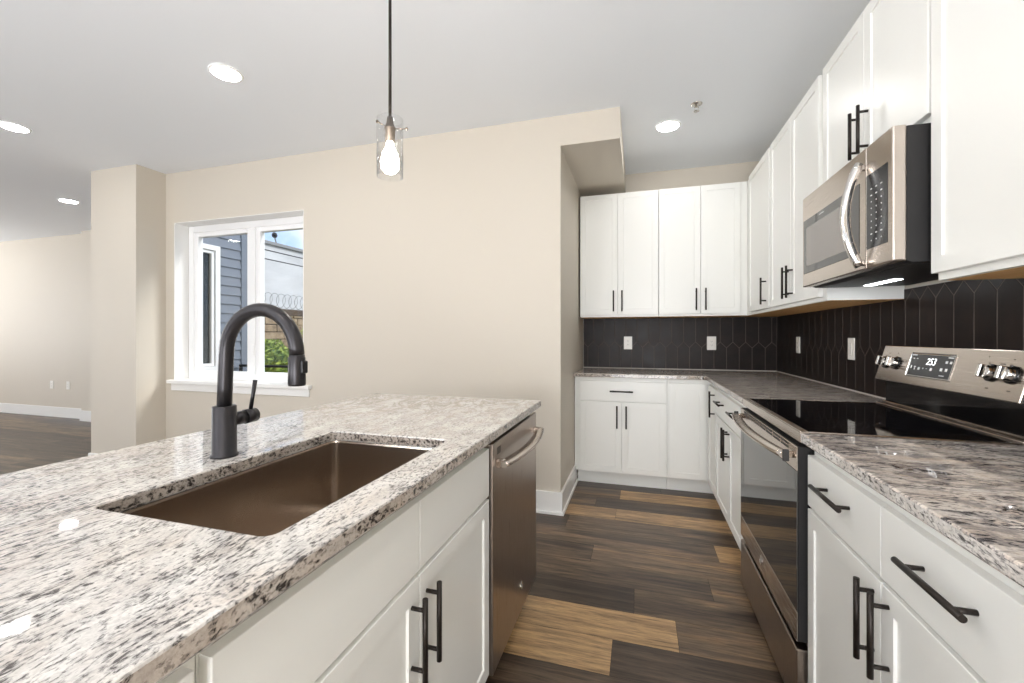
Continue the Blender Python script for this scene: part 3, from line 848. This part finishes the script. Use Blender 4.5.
for (xy, lab) in spots:
    loc = (*xy, ZC)
    if first is None:
        first = thing('recessed_light', lab, 'ceiling light', loc, 0, 'recessed ceiling lights')
        bm = bm_(); lathe(bm, [(.086, -.0005), (.086, -.003), (.081, -.006), (.073, -.006), (.072, -.002)], seg=40)
        part('trim_ring', bm, 'trim_white', first)
        bm = bm_(); lathe(bm, [(.072, -.002), (.070, -.0075), (.045, -.011), (0.0001, -.0125)], seg=40)
        part('diffuser', bm, 'lamp_glow', first, 'glowing white lens')
    else: dup(first, loc, lab)
r = thing('fire_sprinkler', 'small ceiling sprinkler head right of the kitchen recessed light', 'sprinkler', (.358, 2.984, ZC))
bm = bm_(); lathe(bm, [(.036, -.0005), (.036, -.003), (.026, -.008), (.010, -.009), (.010, -.02), (0, -.02)], seg=24)
part('escutcheon', bm, 'chrome', r)
bm = bm_()
for s in (-1, 1): tube(bm, [(s*.008, 0, -.018), (s*.013, 0, -.03), (s*.004, 0, -.044)], .0025, 8)
lathe(bm, [(0, -.044), (.017, -.045), (.017, -.047), (0, -.047)], seg=16)
part('deflector', bm, 'chrome', r)

# pendant over the island
r = thing('pendant_lamp', 'glass cylinder pendant lamp on a dark rod above the island', 'pendant lamp', (-.861, 1.35, ZC))
bm = bm_(); lathe(bm, [(0, -.0005), (.06, -.0005), (.06, -.012), (.05, -.022), (.008, -.026), (0, -.026)], seg=32)
part('canopy', bm, 'handle_black', r)
zt = 2.0-ZC
bm = bm_(); cyl(bm, (0, 0, -.024), (0, 0, zt-.005), .0055, 12)
part('rod', bm, 'handle_black', r)
bm = bm_(); lathe(bm, [(0, zt+.006), (.010, zt+.004), (.013, zt-.02), (.017, zt-.03), (.020, zt-.034), (.020, zt-.042), (.0175, zt-.044), (.0175, zt-.085), (.015, zt-.088), (0, zt-.088)], seg=24)
sk = part('socket', bm, 'bronze', r)
for a in (.3, .3+2*PI/3, .3+4*PI/3):
    bm = bm_(); c_, s_ = math.cos(a), math.sin(a)
    cyl(bm, (.018*c_, .018*s_, zt-.038), (.060*c_, .060*s_, zt-.038), .0018, 8)
    lathe(bm, [(0, -.005), (.004, -.004), (.0055, 0), (.004, .004), (0, .005)], (.060*c_, .060*s_, zt-.038), 12)
    part('thumb_screw', bm, 'bronze', sk)
bm = bm_(); lathe(bm, [(.0445, zt-.004), (.0465, zt-.004), (.0465, zt-.212), (.0445, zt-.212), (.0445, zt-.004)], seg=40)
part('glass_shade', bm, 'shade_glass', r)
bm = bm_(); lathe(bm, [(0, zt-.088), (.012, zt-.09), (.014, zt-.105), (.026, zt-.130), (.033, zt-.158), (.030, zt-.182), (.017, zt-.197), (0, zt-.20)], seg=24)
part('bulb', bm, 'bulb_glow', r, 'lit warm bulb')

dup(r, (-.861, .30, ZC), 'added second glass pendant lamp over the near end of the island, out of view')  # unseen copy, added to light the cabinet fronts

# ------------------------------------------------------------------ outside the window
struct('ground_outside', box(bm_(), -32, 4, 3.1, 44, -.4, -.15), 'ground_grass')
SXF = -4.9
bm = bm_(); WB0, WB1, WBZ0, WBZ1 = 3.15, 3.955, .787, 2.297
CS = .115
for k in range(-2, 42):
    z0 = k*CS; z1 = z0+CS
    spans = [(3.09, 4.25)]
    if z1 > WBZ0 and z0 < WBZ1: spans = [(WB1, 4.25)]
    for (a, b) in spans:
        v = [bm.verts.new(p) for p in ((SXF+.014, a, z0), (SXF+.014, b, z0), (SXF, b, z1), (SXF, a, z1), (SXF, a, z0), (SXF, b, z0))]
        bm.faces.new((v[0], v[1], v[2], v[3])); bm.faces.new((v[4], v[5], v[1], v[0]))
box(bm, SXF-.1, SXF-.002, 3.09, 4.25, -.3, WBZ0); box(bm, SXF-.1, SXF-.002, 3.09, 4.25, WBZ1, 4.8); box(bm, SXF-.1, SXF-.002, WB1, 4.25, WBZ0, WBZ1)
box(bm, SXF-.12, SXF+.02, 4.25, 4.345, -.3, 4.8)
struct('wall_exterior_siding', bm, 'siding_blue')
r = bpy.data.objects.new('window_2', None); COL.objects.link(r); r['kind'] = 'structure'; r.location = (SXF, WB0, WBZ0)
bm = bm_(); H_ = WBZ1-WBZ0; Wd = WB1-WB0
for (a, b, c, d_) in ((0, .06, 0, H_), (Wd-.06, Wd, 0, H_), (.06, Wd-.06, 0, .06), (.06, Wd-.06, H_-.06, H_)): box(bm, -.06, .03, a, b, c, d_, .003)
for (a, b, c, d_) in ((.065, .10, .065, H_-.065), (Wd-.10, Wd-.065, .065, H_-.065), (.10, Wd-.10, .065, .10), (.10, Wd-.10, H_-.10, H_-.065)): box(bm, -.05, .012, a, b, c, d_, .003)
part('window_frame', bm, 'vinyl_white', r)
part('glass_pane', box(bm_(), -.03, -.02, .098, Wd-.098, .098, H_-.098), 'dark_glass', r)
# iron railing
r = thing('iron_railing', 'black iron railing just outside the window', 'railing', (-4.85, 4.2, -.15))
bm = bm_(); cyl(bm, (0, 0, .99), (3.2, 0, .99), .016, 10); cyl(bm, (0, 0, .89), (3.2, 0, .89), .012, 10); cyl(bm, (0, 0, .1), (3.2, 0, .1), .012, 10)
part('rail', bm, 'dark_iron', r)
for k in range(3): part('post', box(bm_(), k*1.59, k*1.59+.03, -.015, .015, 0, 1.0, .002), 'dark_iron', r)
for k in range(1, 30):
    if k % 15: part('baluster', cyl(bm_(), (.015+k*.106, 0, .1), (.015+k*.106, 0, .89), .006, 6), 'dark_iron', r)
# stone wall parallel to the house, razor wire on top
random.seed(11)
bm = bm_(); z = -.2; hgt = .19
while z < 1.78:
    y = 4.6+random.random()*.3
    while y < 14:
        wd = random.uniform(.3, .7); q = random.uniform(-.03, .03)
        box(bm, -9.3, -9.0+q, y, y+wd-.015, z, z+hgt-.015, .015); y += wd
    z += hgt
box(bm, -9.3, -9.03, 4.6, 14.4, -.2, 1.76)
o = mesh_obj('stone_wall', bm, 'old_stone'); setorigin(o, (-9.15, 9, -.2))
tag(o, 'old brown stone boundary wall seen through the right window pane', 'wall')
o = mesh_obj('wall_coping', box(bm_(), -9.36, -8.95, 4.6, 14.4, 1.765, 1.92, .01), 'stem_brown'); setorigin(o, (-9.15, 9, 1.765)); o.parent = None
tag(o, 'dark weathered coping board along the top of the stone wall', 'coping')
pts = []
for k in range(0, 20*20+1):
    t = k/20*2*PI; pts.append((-9.15+.2*math.cos(t), 7.2+.21*k/20, 2.135+.2*math.sin(t)))
o = mesh_obj('razor_wire', tube(bm_(), pts, .006, 6), 'wire_steel'); setorigin(o, (-9.15, 9.2, 1.92))
tag(o, 'coiled razor wire along the top of the stone wall', 'wire')
# shrubs
def shrub(label, loc, rx, rh, n):
    r = thing('shrub', label, 'shrub', loc)
    bm = bm_()
    for k in range(n):
        a = random.random()*2*PI; h = random.random(); rr = rx*math.sqrt(random.random())*(1-.5*h*h)
        c_ = Vector((rr*math.cos(a), rr*math.sin(a), .12+h*rh)); s_ = random.uniform(.035, .07)
        u = Vector((random.gauss(0, 1), random.gauss(0, 1), random.gauss(0, .6))).normalized(); v_ = u.orthogonal().normalized()
        bm.faces.new([bm.verts.new(c_+p) for p in (-u*s_, v_*s_*.5, u*s_, -v_*s_*.5)])
    f = part('foliage', bm, 'leaf', r); 
    bm = bm_()
    for k in range(7):
        a = random.random()*2*PI; tube(bm, [(0, 0, 0), (rx*.3*math.cos(a), rx*.3*math.sin(a), rh*.5), (rx*.6*math.cos(a), rx*.6*math.sin(a), rh*.9)], [.018, .012, .006], 6)
    part('stem', bm, 'stem_brown', r)
shrub('bright green bushy shrub low behind the black railing', (-6.5, 6.45, -.15), .75, 1.0, 2600)
shrub('yellow-green shrub climbing the stone wall at right of the pane', (-8.3, 9.3, -.15), .45, 1.5, 420)
shrub('loose green shrub at the foot of the stone wall, left part of the pane', (-8.3, 7.9, -.15), .6, 1.15, 1500)
# pale building
r = thing('building', 'long pale grey building beyond the stone wall', 'building', (-12.75, 14, -.2))
bm = bm_(); box(bm, -6, 0, -6, 9, 0, 4.7)
part('wall', bm, 'pale_stucco', r)
bm = bm_(); box(bm, -6.1, .08, -6.1, 9.1, 4.7, 4.82, .01)
part('roof_edge', bm, 'wire_steel', r)
# utility lines
for (zz, xx, lab) in ((3.62, -10, 'thin black overhead cable, upper of the pair outside the window'), (3.38, -10.05, 'thin black overhead cable, lower of the pair outside the window')):
    pts = [(xx, 4+k*.7, zz+.004*(k-10)**2*.25) for k in range(22)]
    o = mesh_obj('overhead_cable', tube(bm_(), pts, .016, 6), 'wire_black'); setorigin(o, (xx, 11, zz)); tag(o, lab, 'cable')
r = thing('street_lamp', 'grey cobra-head street lamp above the pale building', 'street lamp', (-16, 19, -.2))
# stands beyond the pale building
bm = bm_(); tube(bm, [(-3.2, 0, 0), (-3.2, 0, 6.3)], [.09, .06], 10)
part('pole', bm, 'wire_steel', r)
bm = bm_(); tube(bm, [(-3.2, 0, 6.2), (-2.2, -1.2, 6.5), (-1.2, -2.2, 6.35)], .035, 8)
part('arm', bm, 'wire_steel', r)
bm = bm_(); tube(bm, [(-1.3, -2.1, 6.35), (-1.1, -2.3, 6.34), (-.85, -2.55, 6.3), (-.7, -2.7, 6.28)], [.05, .13, .12, .04], 12)
part('lamp_head', bm, 'wire_black', r)

# groups of look-alikes
for cat_, grp in (('outlet', 'wall outlets'), ('pendant lamp', 'pendants over the island'), ('cable', 'overhead cables'), ('shrub', 'shrubs outside the window'), ('countertop', 'granite countertops')):
    for o in C.objects:
        if o.get('category') == cat_ and not o.parent: o['group'] = grp
for o in C.objects:
    if o.get('category') == 'cabinet': o['group'] = 'upper cabinets' if o.name.startswith('upper') else 'base cabinets'
